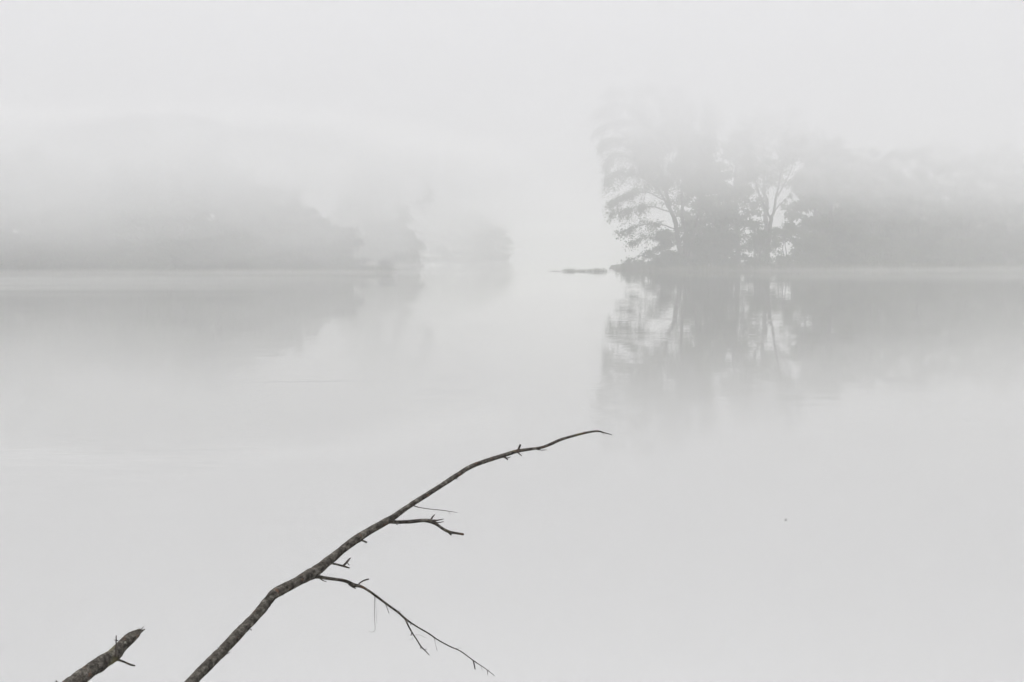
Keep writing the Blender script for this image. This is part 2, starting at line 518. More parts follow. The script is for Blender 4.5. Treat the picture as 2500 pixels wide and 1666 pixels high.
# --- the leaning tree at the tip of the right bank, drawn limb by limb
def hero_tree():
    T = Tree(77); rng = T.rng; Y = 240.0
    def P(u, v, dy=0):
        p = at(u, v, Y + dy); return p
    base = P(1664, 655); base[2] = .4
    # three stems sweeping up and to the left
    s1 = T.limb([base, P(1660, 600), P(1648, 545), P(1630, 480), P(1606, 400), P(1575, 320), P(1545, 250)], .50, .06, 8, 5)
    s2 = T.limb([base + [.3, .5, 0], P(1676, 600, 1), P(1668, 540, 2), P(1665, 470, 3), P(1668, 390, 3), P(1660, 300, 3), P(1650, 225, 4)], .40, .05, 8, 5)
    s3 = T.limb([P(1655, 570), P(1638, 520, -1.5), P(1612, 470, -2), P(1575, 415, -2.5), P(1540, 360, -3)], .26, .05, 7, 5)
    s4 = T.limb([base + [.6, 0, 0], P(1690, 590, -1), P(1705, 520, -2), P(1715, 440, -2), P(1720, 350, -2), P(1728, 260, -2)], .30, .05, 7, 5)
    boughs = [
        # (points, radius, twigs, twig length, leaves per twig, droop)
        ([P(1650, 560), P(1610, 548, -1), P(1560, 552, -2), P(1512, 572, -3)], .12, 24, 2.0, 16, .75),
        ([P(1652, 585), P(1615, 580, 1), P(1570, 582, 2), P(1535, 600, 2)], .10, 16, 1.7, 14, .75),
        ([P(1615, 625), P(1580, 620, 0), P(1545, 632, 0), P(1528, 637, 0)], .07, 9, .9, 8, .6),
        ([P(1640, 520), P(1590, 505, -2), P(1545, 512, -3), P(1498, 524, -3)], .13, 26, 2.4, 20, .6),
        ([P(1632, 495), P(1580, 470, 2), P(1530, 478, 3), P(1492, 500, 3)], .13, 26, 2.6, 26, .5),
        ([P(1612, 465), P(1560, 430, -3), P(1515, 425, -4), P(1484, 448, -4)], .13, 26, 2.6, 28, .5),
        ([P(1600, 430), P(1550, 390, 3), P(1505, 380, 4), P(1480, 402, 4)], .12, 26, 2.6, 28, .5),
        ([P(1575, 410), P(1535, 360, -3), P(1495, 345, -3), P(1468, 360, -3)], .12, 24, 2.6, 28, .5),
        ([P(1585, 360), P(1545, 310, 2), P(1500, 300, 2), P(1465, 320, 2)], .11, 24, 2.6, 28, .5),
        ([P(1560, 300), P(1525, 265, 0), P(1490, 262, -1), P(1462, 280, -2)], .10, 22, 2.6, 26, .5),
        ([P(1545, 260), P(1520, 235, 0), P(1500, 225, 0), P(1480, 235, 0)], .08, 18, 2.4, 26, .4),
        ([P(1545, 260), P(1560, 235, 0), P(1575, 220, 0), P(1590, 215, 0)], .08, 18, 2.4, 26, .4),
    ]
    for pts, r, n, L, m, dr in boughs:
        T.spray(T.limb(pts, r, .025, 5, 5), .18, int(n * 1.9), L, int(m * 1.9), dr, .3)
    for st, n in ((s1, 50), (s2, 60), (s3, 44), (s4, 60)):
        T.spray(st, .36, n, 3.4, 85, .25, .6)
    for u, v, dy in [(1700, 330, 3), (1640, 300, -3), (1610, 330, 4), (1690, 260, 0), (1750, 300, 2), (1620, 250, -2), (1730, 400, 3), (1700, 450, 2), (1590, 395, 0), (1650, 400, 4), (1745, 350, -3), (1620, 440, 3), (1570, 285, -2), (1540, 330, 1), (1670, 350, -2), (1570, 350, 3)]:
        src = s2 if u > 1640 else s1
        k = int(len(src) * rng.uniform(.45, .7))
        T.spray(T.limb([src[k], (src[k] + P(u, v, dy)) / 2 + [0, 0, .6], P(u, v, dy)], .1, .03, 5, 4), .3, 24, 2.6, 66, .3, .55)
    T.finish('leaning_tree', 'tall tree leaning left over the water at the tip of the right bank', 'tree', None, base, M_LEAF, .16)
hero_tree()

# --- tree with a V fork further along, sky showing between its limbs
def fork_tree():
    T = Tree(31); Y = 244.0
    def P(u, v, dy=0): return at(u, v, Y + dy)
    base = P(1872, 655); base[2] = .5
    a = T.limb([base, P(1876, 610), P(1880, 560), P(1883, 535)], .42, .32, 8, 4)
    l = T.limb([P(1883, 540), P(1868, 505), P(1852, 470), P(1838, 420), P(1828, 360), P(1815, 290)], .24, .05, 7, 4)
    r = T.limb([P(1883, 540), P(1893, 500), P(1900, 455), P(1912, 400), P(1925, 340), P(1935, 270)], .26, .05, 7, 4)
    m = T.limb([P(1897, 480), P(1925, 430), P(1945, 370), P(1960, 310)], .15, .04, 6, 4)
    x = T.limb([P(1888, 520), P(1915, 490, -1), P(1945, 475, -2)], .12, .03, 5, 4)
    y = T.limb([P(1870, 510), P(1848, 500, 1), P(1822, 488, 1)], .10, .03, 5, 4)
    T.spray(x, .35, 12, 1.4, 12, .4, .25); T.spray(y, .3, 12, 1.4, 12, .4, .25)
    for pts in ([P(1880, 600), P(1850, 590, 1), P(1825, 598, 1)], [P(1880, 585), P(1905, 575, 1), P(1928, 580, 1)], [P(1882, 560), P(1858, 552, -1), P(1838, 545, -1)], [P(1900, 455), P(1925, 450, -1), P(1950, 440, -1)],
                [P(1850, 465), P(1830, 470), P(1812, 460)], [P(1862, 490), P(1872, 450, -1), P(1876, 420, -2)], [P(1908, 420), P(1890, 400), P(1875, 395)]):
        T.spray(T.limb(pts, .09, .03, 5, 4), .15, 16, 1.7, 22, .4, .35)
    for s_, n in ((l, 30), (r, 34), (m, 30)):
        T.spray(s_, .4, n * 2, 2.8, 30, .3, .45)
    T.finish('forked_tree', 'tree with a visible forked trunk and sky gaps between its limbs, right bank', 'tree', None, base, M_LEAF, .18)
fork_tree()

def put_tree(name, label, group, u, depth, front, H, R0, seed, mat=None, leaf_size=.26, cat='tree', **kw):
    x = px(u, depth); base = (x, depth, ground_z(depth, front, x))
    T = generic_tree(seed, base, H, R0, **kw)
    return T.finish(name, label, cat, group, base, mat or M_LEAF, leaf_size)

GR = 'trees along the right bank'
for a in [
    # name, label, u, depth, H, R, seed, mat, kw
    ('tree', 'dense round-crowned tree standing right of the leaning tree on the right bank', 1745, 246, 17, 5.4, 41, M_LEAF_DARK, dict(cb=.04, n_limb=26, leaf=11000, stems=2, shape='round')),
    ('tree', 'tall dense tree left of the forked tree, between it and the leaning tree', 1800, 252, 25, 5.5, 42, M_LEAF, dict(cb=.12, n_limb=26, leaf=10000)),
    ('tree', 'tall pale tree just right of the forked tree on the right bank', 2035, 256, 24, 6.5, 43, M_LEAF, dict(cb=.05, n_limb=28, leaf=12000, stems=2)),
    ('tree', 'broad tree in the hazy right bank treeline, second to the right of the forked tree', 2135, 262, 22, 7, 44, M_LEAF_DARK, dict(cb=.03, n_limb=28, leaf=12000, stems=2)),
    ('tree', 'broad tree in the hazy right bank treeline, third to the right of the forked tree', 2245, 270, 23, 7, 45, M_LEAF, dict(cb=.03, n_limb=28, leaf=12000)),
    ('tree', 'dark tree in the hazy right bank treeline, fourth to the right of the forked tree', 2345, 278, 22, 7, 46, M_LEAF_DARK, dict(cb=.03, n_limb=28, leaf=12000, stems=2)),
    ('tree', 'large dark tree at the right edge of the picture on the right bank', 2450, 286, 25, 8, 47, M_LEAF_DARK, dict(cb=.03, n_limb=30, leaf=13000)),
    ('tree', 'outermost tree of the right bank, cut by the right edge of the picture', 2560, 296, 27, 8, 48, M_LEAF, dict(cb=.03, n_limb=28, leaf=11000)),
]:
    put_tree(a[0], a[1], GR, a[2], a[3], RIGHT, a[4], a[5], a[6], a[7], **a[8])
BACK = 'pale tree standing further back among the fogbound trees of the right bank'
for k, (u, d, H, R0) in enumerate([(1712, 262, 24, 6), (1985, 268, 27, 5), (2080, 285, 24, 7.5), (1990, 275, 26, 6), (2190, 300, 25, 8), (2300, 305, 27, 8), (2410, 315, 27, 9), (2520, 325, 28, 9), (2095, 272, 15, 6), (2170, 278, 16, 6.5), (2260, 288, 16, 7), (2370, 296, 17, 7), (2470, 305, 18, 7)]):
    put_tree('tree', BACK, 'trees in the back row of the right bank', u, d, RIGHT, H, R0, 60 + k, M_LEAF, .40, cb=.02, n_limb=28, leaf=9500)
put_tree('tree', 'high-crowned tree whose top shows above the fork of the forked tree', GR, 1865, 270, RIGHT, 29, 6, 59, M_LEAF, .34, cb=.56, n_limb=22, leaf=7000)

GS = 'shrubs along the right bank'
for lab, u, d, H, R0, seed, mat, sh in [
    ('dark cone-shaped shrub under the drooping boughs at the tip of the right bank', 1612, 238.5, 6.3, 2.3, 81, M_LEAF_DARK, 'cone'),
    ('low shrub at the water in front of the leaning trunk', 1640, 238.5, 2.3, 1.6, 82, M_LEAF_DARK, 'round'),
    ('dark rounded shrub just right of the leaning trunk', 1702, 240, 6.5, 3.0, 83, M_LEAF_DARK, 'round'),
    ('rounded shrub between the leaning tree and the forked tree', 1765, 241, 5.2, 3.4, 84, M_LEAF_DARK, 'round'),
    ('shrub hiding the foot of the forked trunk', 1850, 241, 5.8, 3.0, 85, M_LEAF, 'round'),
    ('big pale green shrub with a domed top in front of the forked tree', 1925, 243, 7.2, 3.8, 86, M_LEAF_PALE, 'round'),
    ('pale green shrub to the right of the domed shrub', 1985, 246, 5.5, 3.2, 87, M_LEAF_PALE, 'round'),
    ('dark shrub under the pale tall tree on the right bank', 2050, 248, 6.0, 3.6, 88, M_LEAF_DARK, 'round'),
    ('low pale shrub at the water, second from the domed shrub', 2110, 250, 4.0, 3.6, 89, M_LEAF_PALE, 'round'),
    ('pale shrub at the water, third from the domed shrub', 2180, 258, 4.2, 4.0, 90, M_LEAF_PALE, 'round'),
    ('dark shrub at the water, fourth from the domed shrub', 2255, 264, 5.0, 4.0, 91, M_LEAF_DARK, 'round'),
    ('pale shrub at the water, near the right edge of the picture', 2335, 270, 4.5, 4.2, 92, M_LEAF_PALE, 'round'),
    ('dark shrub at the water, second from the right edge of the picture', 2410, 277, 5.5, 4.2, 93, M_LEAF_DARK, 'round'),
    ('dark shrub at the water, cut by the right edge of the picture', 2490, 284, 6.0, 4.5, 94, M_LEAF_DARK, 'round'),
]:
    x = px(u, d); base = (x, d, max(.1, ground_z(d, RIGHT, x)))
    T = generic_tree(seed, base, H, R0, cb=.03, n_limb=16, leaf=5200, stems=1 if sh == 'cone' else 3, shape=sh, up=.5, sigma=.3)
    T.finish('shrub', lab, 'shrub', GS, base, mat, .17, wood='stem', foliage='foliage')

# bushy low growth at the very tip
for lab, u, H, R0, seed in [('smallest shrub at the very tip of the right bank', 1535, .8, .9, 101), ('low shrub second from the tip of the right bank', 1560, 1.2, 1.1, 102), ('low shrub third from the tip of the right bank', 1588, 1.6, 1.3, 103)]:
    d = 238.6; x = px(u, d); base = (x, d, .15)
    T = generic_tree(seed, base, H, R0, cb=.02, n_limb=9, leaf=1500, stems=3, sigma=.18)
    T.finish('shrub', lab, 'shrub', GS, base, M_LEAF_PALE, .10, wood='stem', foliage='foliage')

# --- left bank
GL = 'trees along the left bank'
for k, (lab, u, d, H, R0, mat) in enumerate([
    ('tree ending the dark left treeline, nearest the tip of the left bank', 812, 222, 5.6, 4.2, M_LEAF_DARK),
    ('broad dark tree in the left treeline, second from the tip of the left bank', 728, 222, 9.5, 5.2, M_LEAF_DARK),
    ('tree in the left treeline, third from the tip of the left bank', 640, 223, 13, 5.5, M_LEAF),
    ('tall tree in the left treeline, fourth from the tip of the left bank', 545, 221, 17.5, 5.8, M_LEAF_DARK),
    ('tree in the left treeline, fifth from the tip of the left bank', 450, 220, 15, 5.5, M_LEAF),
    ('tree in the left treeline, fourth from the left edge of the picture', 350, 217, 14, 5.5, M_LEAF),
    ('fainter tree in the left treeline, third from the left edge of the picture', 250, 215, 13, 5.0, M_LEAF),
    ('dark tree in the left treeline, second from the left edge of the picture', 140, 210, 15, 6, M_LEAF_DARK),
    ('dark tree at the left edge of the picture', 30, 207, 16, 6, M_LEAF_DARK),
    ('tree cut by the left edge of the picture', -80, 205, 16, 6, M_LEAF),
]):
    put_tree('tree', lab, GL, u, d, LEFT, H, R0, 120 + k, mat, .27, cb=.03, n_limb=26, leaf=9500, stems=1 + k % 2)
for k, (u, d, H, R0) in enumerate([(768, 236, 7, 5), (675, 240, 13.5, 6), (590, 236, 16.5, 6), (490, 238, 19, 6.5), (390, 234, 18, 6.5), (300, 230, 17, 6), (190, 228, 18, 6.5), (80, 224, 19, 7), (-30, 222, 19, 7)]):
    put_tree('tree', 'pale tree standing further back among the fogbound trees of the left bank', 'trees in the back row of the left bank', u, d, LEFT, H, R0, 140 + k, M_LEAF, .40, cb=.02, n_limb=28, leaf=9000)

# the tall ragged tree behind the tip of the left bank
def tall_tree():
    T = Tree(55); Y = 300.0
    def P(u, v, dy=0): return at(u, v, Y + dy)
    base = P(968, 650); base[2] = .6
    st = T.limb([base, P(970, 590), P(975, 530), P(965, 470), P(955, 410), P(950, 370)], .5, .08, 8, 5)
    st2 = T.limb([base, P(950, 580, 2), P(925, 500, 3), P(905, 430, 3), P(895, 380, 3)], .4, .06, 8, 5)
    T.spray(st2, .1, 90, 4, 50, .3, .7); T.spray(st, .05, 70, 2.6, 40, .3, .6)
    for pts, n, m in [
        ([P(962, 450), P(990, 420), P(1015, 410), P(1035, 425)], 16, 30), ([P(1015, 410), P(1038, 440), P(1045, 468), P(1046, 482)], 14, 34),
        ([P(1046, 482), P(1030, 490), P(1010, 494)], 8, 16), ([P(955, 410), P(985, 385), P(1010, 385)], 16, 30),
        ([P(970, 545), P(985, 535), P(992, 520)], 12, 40), ([P(965, 480), P(940, 450), P(920, 430)], 20, 34),
        ([P(955, 400), P(935, 370), P(915, 365)], 16, 34), ([P(970, 600), P(1000, 590), P(1020, 600)], 16, 40),
        ([P(925, 520), P(900, 510), P(880, 520)], 18, 40), ([P(905, 440), P(880, 430), P(860, 440)], 18, 40), ([P(970, 580), P(940, 590), P(915, 600)], 18, 40)]:
        T.spray(T.limb(pts, .14, .04, 5, 4), .15, n, 2.3, m, .35, .45)
    T.finish('tall_tree', 'tall ragged tree with an overhanging top, behind the tip of the left bank', 'tree', None, base, M_LEAF, .26)
tall_tree()
GF = 'trees on the far pale bank between the two nearer banks'
for k, (lab, u, d, H, R0, fr) in enumerate([
    ('faint tree filling the gap between the tall ragged tree and the left treeline', 860, 305, 14, 5, MID),
    ('faint tree just left of the foot of the tall ragged tree', 918, 306, 10, 4.5, MID),
    ('smaller faint tree touching the foot of the tall ragged tree on its right', 985, 303, 6, 3.0, MID),
    ('faint tree right behind the foot of the tall ragged tree', 1010, 445, 20, 8, FAR),
    ('faint tree on the far bank, second from its right end', 1085, 458, 18, 8, FAR),
    ('faint rounded tree at the right end of the far bank', 1160, 460, 14.5, 8, FAR),
    ('small faint tree leaning out at the right end of the far bank', 1205, 457, 10, 6, FAR),
    ('faint tree on the far bank seen just left of the tall ragged tree', 930, 450, 22, 9, FAR),
]):
    x = px(u, d); base = (x, d, .8)
    T = generic_tree(160 + k, base, H, R0, cb=.03, n_limb=26, leaf=5500, sigma=1.0)
    T.finish('tree', lab, 'tree', GF, base, M_LEAF, .32)

GSL = 'shrubs along the left bank'
for k, (lab, u, H, R0, mat) in enumerate([
    ('tiny shrub at the very tip of the left bank', 943, 1.2, .9, M_LEAF_DARK),
    ('small dark shrub second from the tip of the left bank', 890, 1.6, 1.3, M_LEAF_DARK),
    ('shrub at the foot of the left treeline, third from the tip of the left bank', 835, 2.4, 2.2, M_LEAF),
    ('dark shrub below the broad dark tree of the left bank', 765, 5.0, 3.2, M_LEAF_DARK),
    ('shrub at the water, fifth from the tip of the left bank', 690, 4.0, 3.4, M_LEAF_DARK),
    ('shrub at the water, sixth from the tip of the left bank', 615, 4.5, 3.2, M_LEAF),
    ('shrub at the water, seventh from the tip of the left bank', 540, 5.0, 3.4, M_LEAF_DARK),
    ('shrub at the water, eighth from the tip of the left bank', 460, 4.2, 3.4, M_LEAF_DARK),
    ('shrub at the water, sixth from the left edge of the picture', 380, 4.4, 3.4, M_LEAF),
    ('shrub at the water, fifth from the left edge of the picture', 305, 4.0, 3.2, M_LEAF),
    ('shrub at the water, fourth from the left edge of the picture', 225, 4.6, 3.4, M_LEAF_DARK),
    ('shrub at the water, third from the left edge of the picture', 150, 4.8, 3.4, M_LEAF_DARK),
    ('dark shrub at the water, second from the left edge of the picture', 75, 5.4, 3.6, M_LEAF_DARK),
    ('dark shrub at the water, cut by the left edge of the picture', 0, 5.6, 3.6, M_LEAF_DARK),
]):
    x = px(u, 212); d = shore_y(LEFT, x) + 1.5 + (R0 > 2.5) * 1.5; x = px(u, d)
    base = (x, d, .35)
    T = generic_tree(180 + k, base, H, R0, cb=.02, n_limb=14, leaf=4200 if R0 > 2 else 700, stems=3, sigma=.3)
    T.finish('shrub', lab, 'shrub', GSL, base, mat, .18 if R0 > 2 else .09, wood='stem', foliage='foliage')

# ---------------------------------------------------------------- dead branches in the foreground
def smooth_noise(rng, n, k):
    """n values, smooth over k samples"""
    m = max(2, n // k + 3)
    return np.interp(np.linspace(0, m - 1, n), np.arange(m), rng.normal(0, 1, m))

def branch_mesh(rows, d_of, seed, sides=14, rough=.06, step_px=5, jitter=.05, dz=0):
    """rows of (u, v, diameter in photo pixels); d_of(u, v) = distance"""
    rng = np.random.default_rng(seed)
    A = np.array([(u, v, w_) for u, v, w_ in rows], float)
    seg = np.hypot(*np.diff(A[:, :2], axis=0).T)
    sm = catmull(A, [max(2, int(s_ / step_px)) for s_ in seg])
    n = len(sm)
    wob = smooth_noise(rng, n, 3) * jitter; wob2 = smooth_noise(rng, n, 3) * jitter
    swell = 1 + smooth_noise(rng, n, 6) * rough * .6
    pts, rad = [], []
    for i in range(n):
        u, v, w_ = sm[i]; d = d_of(u, v)
        w_ = max(.5, w_)
        pts.append(at(u + wob[i] * w_ * .3, v + wob2[i] * w_ * .3, d)); rad.append(w_ / F_PX * d / 2 * swell[i])
    ro = 1 + rng.normal(0, rough * .6, (n, sides))
    ro = (ro + np.roll(ro, 1, 0) + np.roll(ro, 1, 1)) / 3
    ridge = 1 + rough * .5 * np.array([math.sin(3 * 2 * math.pi * k / sides + 1) for k in range(sides)])
    return tube(pts, rad, sides, ro * ridge[None, :])

def d_main(u, v): return 3.7 + (u - 440) / 1060 * 1.3

def part(name, parent, rows, d_of, seed, mat, origin, sides=10, label=None, **kw):
    M = Mesh(); M.add(*branch_mesh(rows, d_of, seed, sides, **kw))
    o = M.build(name, mat, parent, origin)
    if label: o['label'] = label
    return o, M

def dead_branch():
    rows = [(250, 1925, 38), (330, 1825, 33), (400, 1742, 30), (468, 1666, 27), (505, 1627, 26.5), (543, 1590, 26), (584, 1546, 25), (630, 1498, 24), (655, 1467, 24), (669, 1450, 26), (686, 1441, 25),
            (719, 1424, 23.5), (757, 1403, 27), (770, 1396, 27), (795, 1376, 23.5), (819, 1357, 21.5), (849, 1332, 20), (880, 1310, 20), (912, 1291, 17.5), (944, 1273, 17.5), (959, 1264, 15),
            (987, 1244, 13.5), (1019, 1223, 12.5), (1057, 1199, 12), (1085, 1181, 12), (1114, 1162, 12), (1145, 1142, 11.5), (1177, 1129, 10.5), (1230, 1112, 10), (1262, 1102, 8.5), (1294, 1097, 7.5),
            (1322, 1093, 7), (1347, 1083.5, 7.5), (1377, 1071, 6.5), (1428, 1057.5, 5.5), (1458, 1053, 4.5), (1475, 1057, 3.2), (1494, 1062, 1.2)]
    base = np.array([-1.75, 2.75, 1.85])
    root = empty('dead_branch', base)
    tag(root, 'long bare grey branch rising from the lower left and arching out over the water', 'branch')
    M = Mesh()
    V, F = branch_mesh(rows, d_main, 3, 20, rough=.055, step_px=4)
    M.add(V, F)
    # the buried root end, out of the picture
    p0 = at(250, 1925, d_main(250, 1925)); r0 = 38 / F_PX * d_main(250, 1925) / 2
    ext = catmull([p0 + (p0 - base) * .04, (p0 + base) / 2 + [0, 0, .03], base - [0, 0, .15]], 6)
    M.add(*tube(ext, np.linspace(r0, r0 * 1.3, len(ext)), 14))
    M.build('limb', M_BARK, root, base)
    sd = [100]
    def tw(name, rows, mat=M_BARK, sides=9, parent=None, off=None, **kw):
        sd[0] += 1
        return part(name, parent or root, rows, d_main, sd[0], mat, base, sides, **kw)[0]
    # upper side branch with its splintered fork
    a = tw('side_branch', [(940, 1275, 10), (951, 1273.5, 12), (967, 1275, 9.5), (997, 1274.5, 9.5), (1031, 1271, 9), (1052, 1273.5, 10), (1067, 1281.5, 7.2), (1082, 1292, 7), (1097, 1299, 7), (1114, 1302, 6), (1131, 1305, 5.5)], sides=12)
    for r_ in ([(1051, 1271, 5), (1056, 1263, 4), (1061.5, 1256.5, 1.6)], [(1054, 1272, 7), (1069, 1270.5, 3.6), (1083, 1267.5, 1.6)], [(1056, 1275, 6), (1069, 1276.5, 3), (1083, 1274, 1.8)], [(1093, 1298, 5), (1098, 1303, 4.6), (1102, 1307, 3.2)], [(968, 1279, 3), (970, 1282, 2)]):
        tw('twig', r_, M_DARKTWIG, 7, parent=a)
    # thin straight twig
    t = tw('twig', [(1006, 1233, 4), (1014, 1236.5, 2.8), (1029, 1240.4, 2), (1057, 1244, 2), (1082, 1246.5, 1.7), (1116.5, 1252, .8)], M_DARKTWIG, 7)
    tw('twig', [(1095, 1248.5, 1), (1099.5, 1256, .7)], M_DARKTWIG, 5, parent=t)
    tw('twig', [(1004, 1234, 2.4), (1003.6, 1225, 1)], M_DARKTWIG, 6)
    tw('stub', [(878, 1316, 6), (884, 1319.5, 5), (895, 1324.5, 4.6)], M_BARK, 8)
    # small side branch with the dark upright spur
    b = tw('side_branch', [(797, 1375, 7), (806, 1375.5, 5), (823, 1378.5, 5), (838, 1382.5, 5), (853, 1387, 3)], M_BARK, 9)
    tw('twig', [(836, 1383, 4.5), (842, 1378, 5.2), (849, 1370, 5.6), (856, 1362, 2)], M_DARKTWIG, 8, parent=b)
    tw('twig', [(848, 1375, 2.4), (853, 1380.5, 1.6)], M_DARKTWIG, 6, parent=b)
    # long lower side branch
    c = tw('side_branch', [(748, 1402, 14), (762, 1406.5, 13), (777, 1408.5, 9.5), (803, 1412.5, 8), (835, 1417, 7.8), (852, 1422.5, 8.5), (865, 1429, 9.5), (881, 1432, 7), (898, 1441.5, 6.2), (915.7, 1454, 6),
                          (941, 1473, 5.4), (971, 1494.5, 5.2), (990, 1511.5, 4.8), (1015, 1528.5, 3.8), (1047, 1547.5, 3.7), (1068, 1562, 3.2), (1100, 1579.5, 3), (1124, 1590, 2.7), (1156, 1613.5, 2.6), (1175, 1626, 2), (1192, 1638, 1.7), (1207, 1650, 1)], sides=12)
    c2 = tw('side_branch', [(988, 1509, 4.2), (994, 1522, 4), (1005, 1543.4, 3.7), (1017.7, 1562.5, 3.2), (1028.4, 1579.5, 3.2), (1037, 1588, 2.8), (1048, 1600, 1.3)], M_BARK, 8, parent=c)
    for r_ in ([(783, 1414, 4), (789, 1418, 2.6), (797, 1420.5, 1.4)], [(853, 1426, 8), (860, 1432, 6), (868, 1437.5, 2.5)], [(874, 1429, 5), (880, 1422.5, 3.6), (890, 1417, 3.5), (900, 1414.6, 3.4)], [(880, 1430, 4), (889, 1432.5, 1.2)],
               [(941, 1475, 2.4), (945.5, 1486, 1.6), (949.7, 1497.7, 1.4)], [(970, 1493, 2.4), (979, 1492, .9)], [(1060, 1558, 1.4), (1063.5, 1574, .8), (1067.7, 1590, .9)], [(1110, 1584, 1.2), (1119, 1583, .9), (1127, 1582.3, .6)],
               [(1155, 1613, 2.6), (1157.5, 1622, 3.2), (1160, 1634.7, 2.6)], [(1175, 1626, 1.2), (1176.5, 1637, .7)], [(1190, 1637, 1.8), (1190.5, 1649, 1.2)], [(1190, 1639, 1.1), (1194.6, 1634.7, .8)], [(1003, 1527, 2.2), (1003, 1523, 1.2)]):
        tw('twig', r_, M_DARKTWIG, 6, parent=c)
    for r_ in ([(1005, 1546, 3), (1003, 1552.5, 2.4)], [(1027, 1579, 3), (1027.3, 1585, 2.2)], [(1036, 1586.5, 1.8), (1042, 1585.4, 1.2)], [(1014, 1550.6, .8), (1024, 1550.6, .6), (1041, 1558, .5)], [(997, 1561, .5), (1004, 1563, .5), (1007.5, 1557, .6)]):
        tw('twig', r_, M_DARKTWIG, 5, parent=c)
    # dry hanging fibres
    tw('hanging_fibre', [(915.3, 1455, 1.5), (914.2, 1475, 1.2), (914, 1498.7, 1.1), (915, 1522, 1), (915.7, 1537, 1), (911.5, 1543, .9), (906, 1543.8, .8), (900.4, 1541, .7)], M_DARKTWIG, 5, parent=c)
    tw('hanging_fibre', [(916.3, 1458, .5), (918.5, 1498, .45), (920, 1522, .5)], M_DARKTWIG, 5, parent=c)
    # stubs and spurs along the outer end
    for r_ in ([(1264, 1102, 6.5), (1267, 1095, 5.2), (1270.5, 1085.8, 4.6)], [(1265, 1106, 4), (1274, 1113.8, 1.2)], [(1229, 1115, 7), (1234, 1118, 4.5), (1239.5, 1123, 2.6)], [(1234, 1118, 3), (1240, 1118.5, 2.6), (1247, 1115.8, 1.2)],
               [(1311, 1097.5, 3.5), (1322, 1099.4, 2.6), (1335, 1098.8, .8)], [(1369, 1074, 4.5), (1379.5, 1068.6, .9)], [(1423, 1058.5, 4), (1429, 1054.4, 2)], [(1470, 1056, 1.6), (1474, 1062, .7)], [(1110, 1167, 5), (1117, 1170.5, 1.6)],
               [(548, 1599, 5), (556, 1595.6, 3), (562, 1593.6, 1.6)], [(534, 1588, 3), (531.5, 1580, 1.2)], [(690, 1452, 2.4), (691.5, 1455.5, 1.4)], [(612, 1537, 4), (614, 1540, 2)]):
        tw('stub', r_, M_DARKTWIG, 6)
dead_branch()

def d_broken(u, v): return 3.6 + (u - 150) / 200 * .25
def broken_branch():
    base = np.array([-2.2, 2.6, 1.85])
    root = empty('broken_branch', base)
    tag(root, 'thick snapped-off branch with a splintered tip in the lower left corner', 'branch')
    M = Mesh()
    rows = [(20, 1788, 43), (80, 1742, 41), (140, 1697, 39), (183, 1666, 38), (217, 1639, 37), (255, 1614, 34), (278, 1599, 31.5), (296, 1578.5, 29), (308, 1567.5, 27.5), (317, 1560.5, 26), (327, 1553.5, 21), (336, 1548, 15)]
    M.add(*branch_mesh(rows, d_broken, 8, 22, rough=.05, step_px=4))
    p0 = at(20, 1788, d_broken(20, 1788)); r0 = 43 / F_PX * d_broken(20, 1788) / 2
    ext = catmull([p0 + (p0 - base) * .04, (p0 + base) / 2 + [0, 0, .02], base - [0, 0, .15]], 6)
    M.add(*tube(ext, np.linspace(r0, r0 * 1.25, len(ext)), 14))
    M.build('limb', M_BARK, root, base)
    # splinters of the snapped tip
    k = 0
    for r_ in ([(306, 1556, 9), (316, 1546.5, 6), (322, 1542.5, 1.5)], [(314, 1552, 9), (325, 1543.5, 6), (332, 1539, 1.8)], [(320, 1550, 10), (332, 1541.5, 7), (341, 1536, 3)], [(330, 1551, 11), (343, 1543, 7), (354, 1536.5, 2.4)], [(326, 1556, 9), (338, 1550, 5), (345, 1545.5, 1.5)],
               [(338, 1541, 4), (347, 1534.5, 1.8), (352.5, 1528, .7)], [(333, 1543, 5), (345, 1537, 2)]):
        k += 1
        part('splinter', root, r_, d_broken, 300 + k, M_BARK, base, 8, rough=.12)
    t = part('twig', root, [(281, 1604, 5.5), (283, 1590, 3.8), (283.5, 1570, 3.2), (283.7, 1552, 2.6)], lambda u, v: d_broken(u, v) - .045, 320, M_DARKTWIG, base, 8)[0]
    part('twig', t, [(278.5, 1563, 1), (284, 1564, 3), (289, 1564.3, 1.6)], lambda u, v: d_broken(u, v) - .045, 321, M_DARKTWIG, base, 6).__class__
    part('stub', root, [(284, 1610, 8), (294, 1613, 6), (306, 1617.5, 4.8), (318, 1623, 5.2), (329, 1625.5, 4)], d_broken, 322, M_BARK, base, 9)
    part('stub', root, [(150, 1680, 8), (141, 1670, 5), (137, 1662.5, 4)], d_broken, 323, M_DARKTWIG, base, 7)
    # rounded knot collar where the twigs leave
    part('knot', root, [(268, 1606, 24), (280, 1598, 33), (292, 1590, 24)], d_broken, 324, M_BARK, base, 16, rough=.08)
broken_branch()

# a curled dead leaf floating on the open water
def floating_leaf():
    n = 9; V = []; F = []
    for i in range(n):
        t = i / (n - 1) * 2 - 1; wd = .012 * (1 - t * t) ** .6 + .0006
        for j, q in enumerate((-1, 0, 1)):
            V.append((t * .024, q * wd * .4 + .004 * math.sin(3 * t), .003 + .008 * abs(q) * (1 - t * t) + .006 * t * t))
    F = [(i * 3 + j, i * 3 + j + 1, (i + 1) * 3 + j + 1, (i + 1) * 3 + j) for i in range(n - 1) for j in (0, 1)]
    o = mesh_obj('floating_leaf', V, F, M_DARKTWIG)
    o.location = (3.56, 18.1, .002); o.rotation_euler = (0, 0, .15)
    tag(o, 'tiny dark leaf floating on the open water at lower right', 'leaf')
floating_leaf()

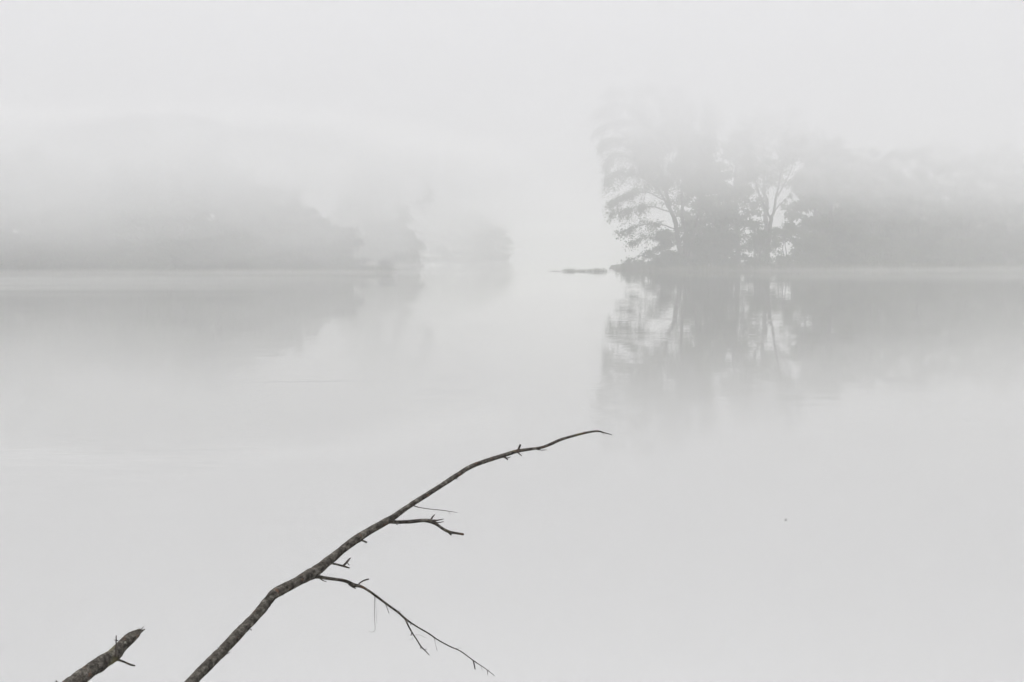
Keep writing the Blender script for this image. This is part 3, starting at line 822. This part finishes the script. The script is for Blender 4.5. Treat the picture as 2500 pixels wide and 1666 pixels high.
# ---------------------------------------------------------------- haze and mist
def box(name, x0, x1, y0, y1, z0, z1, mat):
    V = [(x, y, z) for z in (z0, z1) for y in (y0, y1) for x in (x0, x1)]
    F = [(0, 2, 3, 1), (4, 5, 7, 6), (0, 1, 5, 4), (2, 6, 7, 3), (0, 4, 6, 2), (1, 3, 7, 5)]
    return tag(mesh_obj(name, V, F, mat), kind='stuff')

box('haze', -2600, 2600, -70, 3600, -1.5, 46, fog_mat('haze_air', .0035))
# the cloud deck resting on the tree tops: mist thickening with height
for i, (z, rho) in enumerate([(8.5, .0022), (12.5, .0042), (17, .0065), (22, .009)]):
    o = box('low_cloud', -1500 + 9 * i, 1500 - 9 * i, -50 + 2 * i, 2400 - 9 * i, z, 44 - i * .7, fog_mat('low_cloud_air', rho, (.62, .622, .645)))
    o['label'] = 'low cloud hiding the tree tops'

def puff(cx, cy, cz, rx, ry, rz, rho, seed, label=None, shells=6, col=(1, .998, .988)):
    """a bank of mist: lumpy nested lenses, thin at the rim and denser inside"""
    for q in range(shells):
        f = (q + 1) / shells
        rng = random.Random(seed * 31 + q); V = []; nu, nv = 28, 12
        ox, oy = rng.uniform(-.12, .12) * rx, rng.uniform(-.12, .12) * ry
        ph = [rng.uniform(0, 6.28) for _ in range(6)]
        for j in range(nv + 1):
            th = math.pi * j / nv
            for i in range(nu):
                a = 2 * math.pi * i / nu
                k = 1 + .16 * math.sin(3 * a + ph[0]) + .1 * math.sin(5 * a + ph[1]) + .08 * math.sin(2 * th + 2 * a + ph[2])
                kz = 1 + .12 * math.sin(2 * a + ph[3]) + .10 * math.sin(3 * a + ph[4])
                V.append((cx + ox + f * rx * k * math.sin(th) * math.cos(a), cy + oy + f * ry * k * math.sin(th) * math.sin(a), cz + f * rz * kz * math.cos(th)))
        F = [(j * nu + i, (j + 1) * nu + i, (j + 1) * nu + (i + 1) % nu, j * nu + (i + 1) % nu) for j in range(nv) for i in range(nu)]
        tag(mesh_obj('mist_bank', V, F, fog_mat('mist_air', rho / shells * 1.5, col)), label, kind='stuff')
for i, p in enumerate([(-50, 150, 11, 44, 20, 8.6, .040), (-20, 156, 10.4, 20, 16, 8.4, .030), (-82, 152, 11.5, 38, 20, 8, .038), (-52, 166, 8, 12, 12, 6.5, .016), (-32, 140, 12.5, 30, 18, 5, .026), (-17, 250, 12, 19, 26, 9, .012), (-55, 182, 4, 52, 16, 7, .010), (-22, 196, 4, 24, 12, 7, .018), (-16, 400, 9, 48, 26, 13, .008), (88, 218, 8.5, 42, 16, 8, .010), (70, 205, 13, 38, 14, 6, .013)]):
    puff(*p, 10 + i, col=(.98, .98, .98), label='bank of mist drifting in front of the treeline')
for i, p in enumerate([(-40, 178, .5, 45, 14, .75, .008), (-62, 190, .4, 34, 8, .6, .010), (-30, 196, .4, 22, 7, .55, .010), (-52, 150, .4, 40, 7, .5, .008), (70, 205, .5, 42, 16, .8, .006), (52, 215, .4, 25, 8, .7, .005), (88, 225, .5, 35, 14, .9, .007), (-10, 270, .7, 20, 25, 1.2, .008), (-58, 140, .35, 45, 3, .4, .035), (-40, 120, .3, 26, 2.2, .32, .03), (-66, 160, .35, 50, 3.5, .4, .035)]):
    puff(*p, 40 + i, label='thin mist lying on the water near the banks')
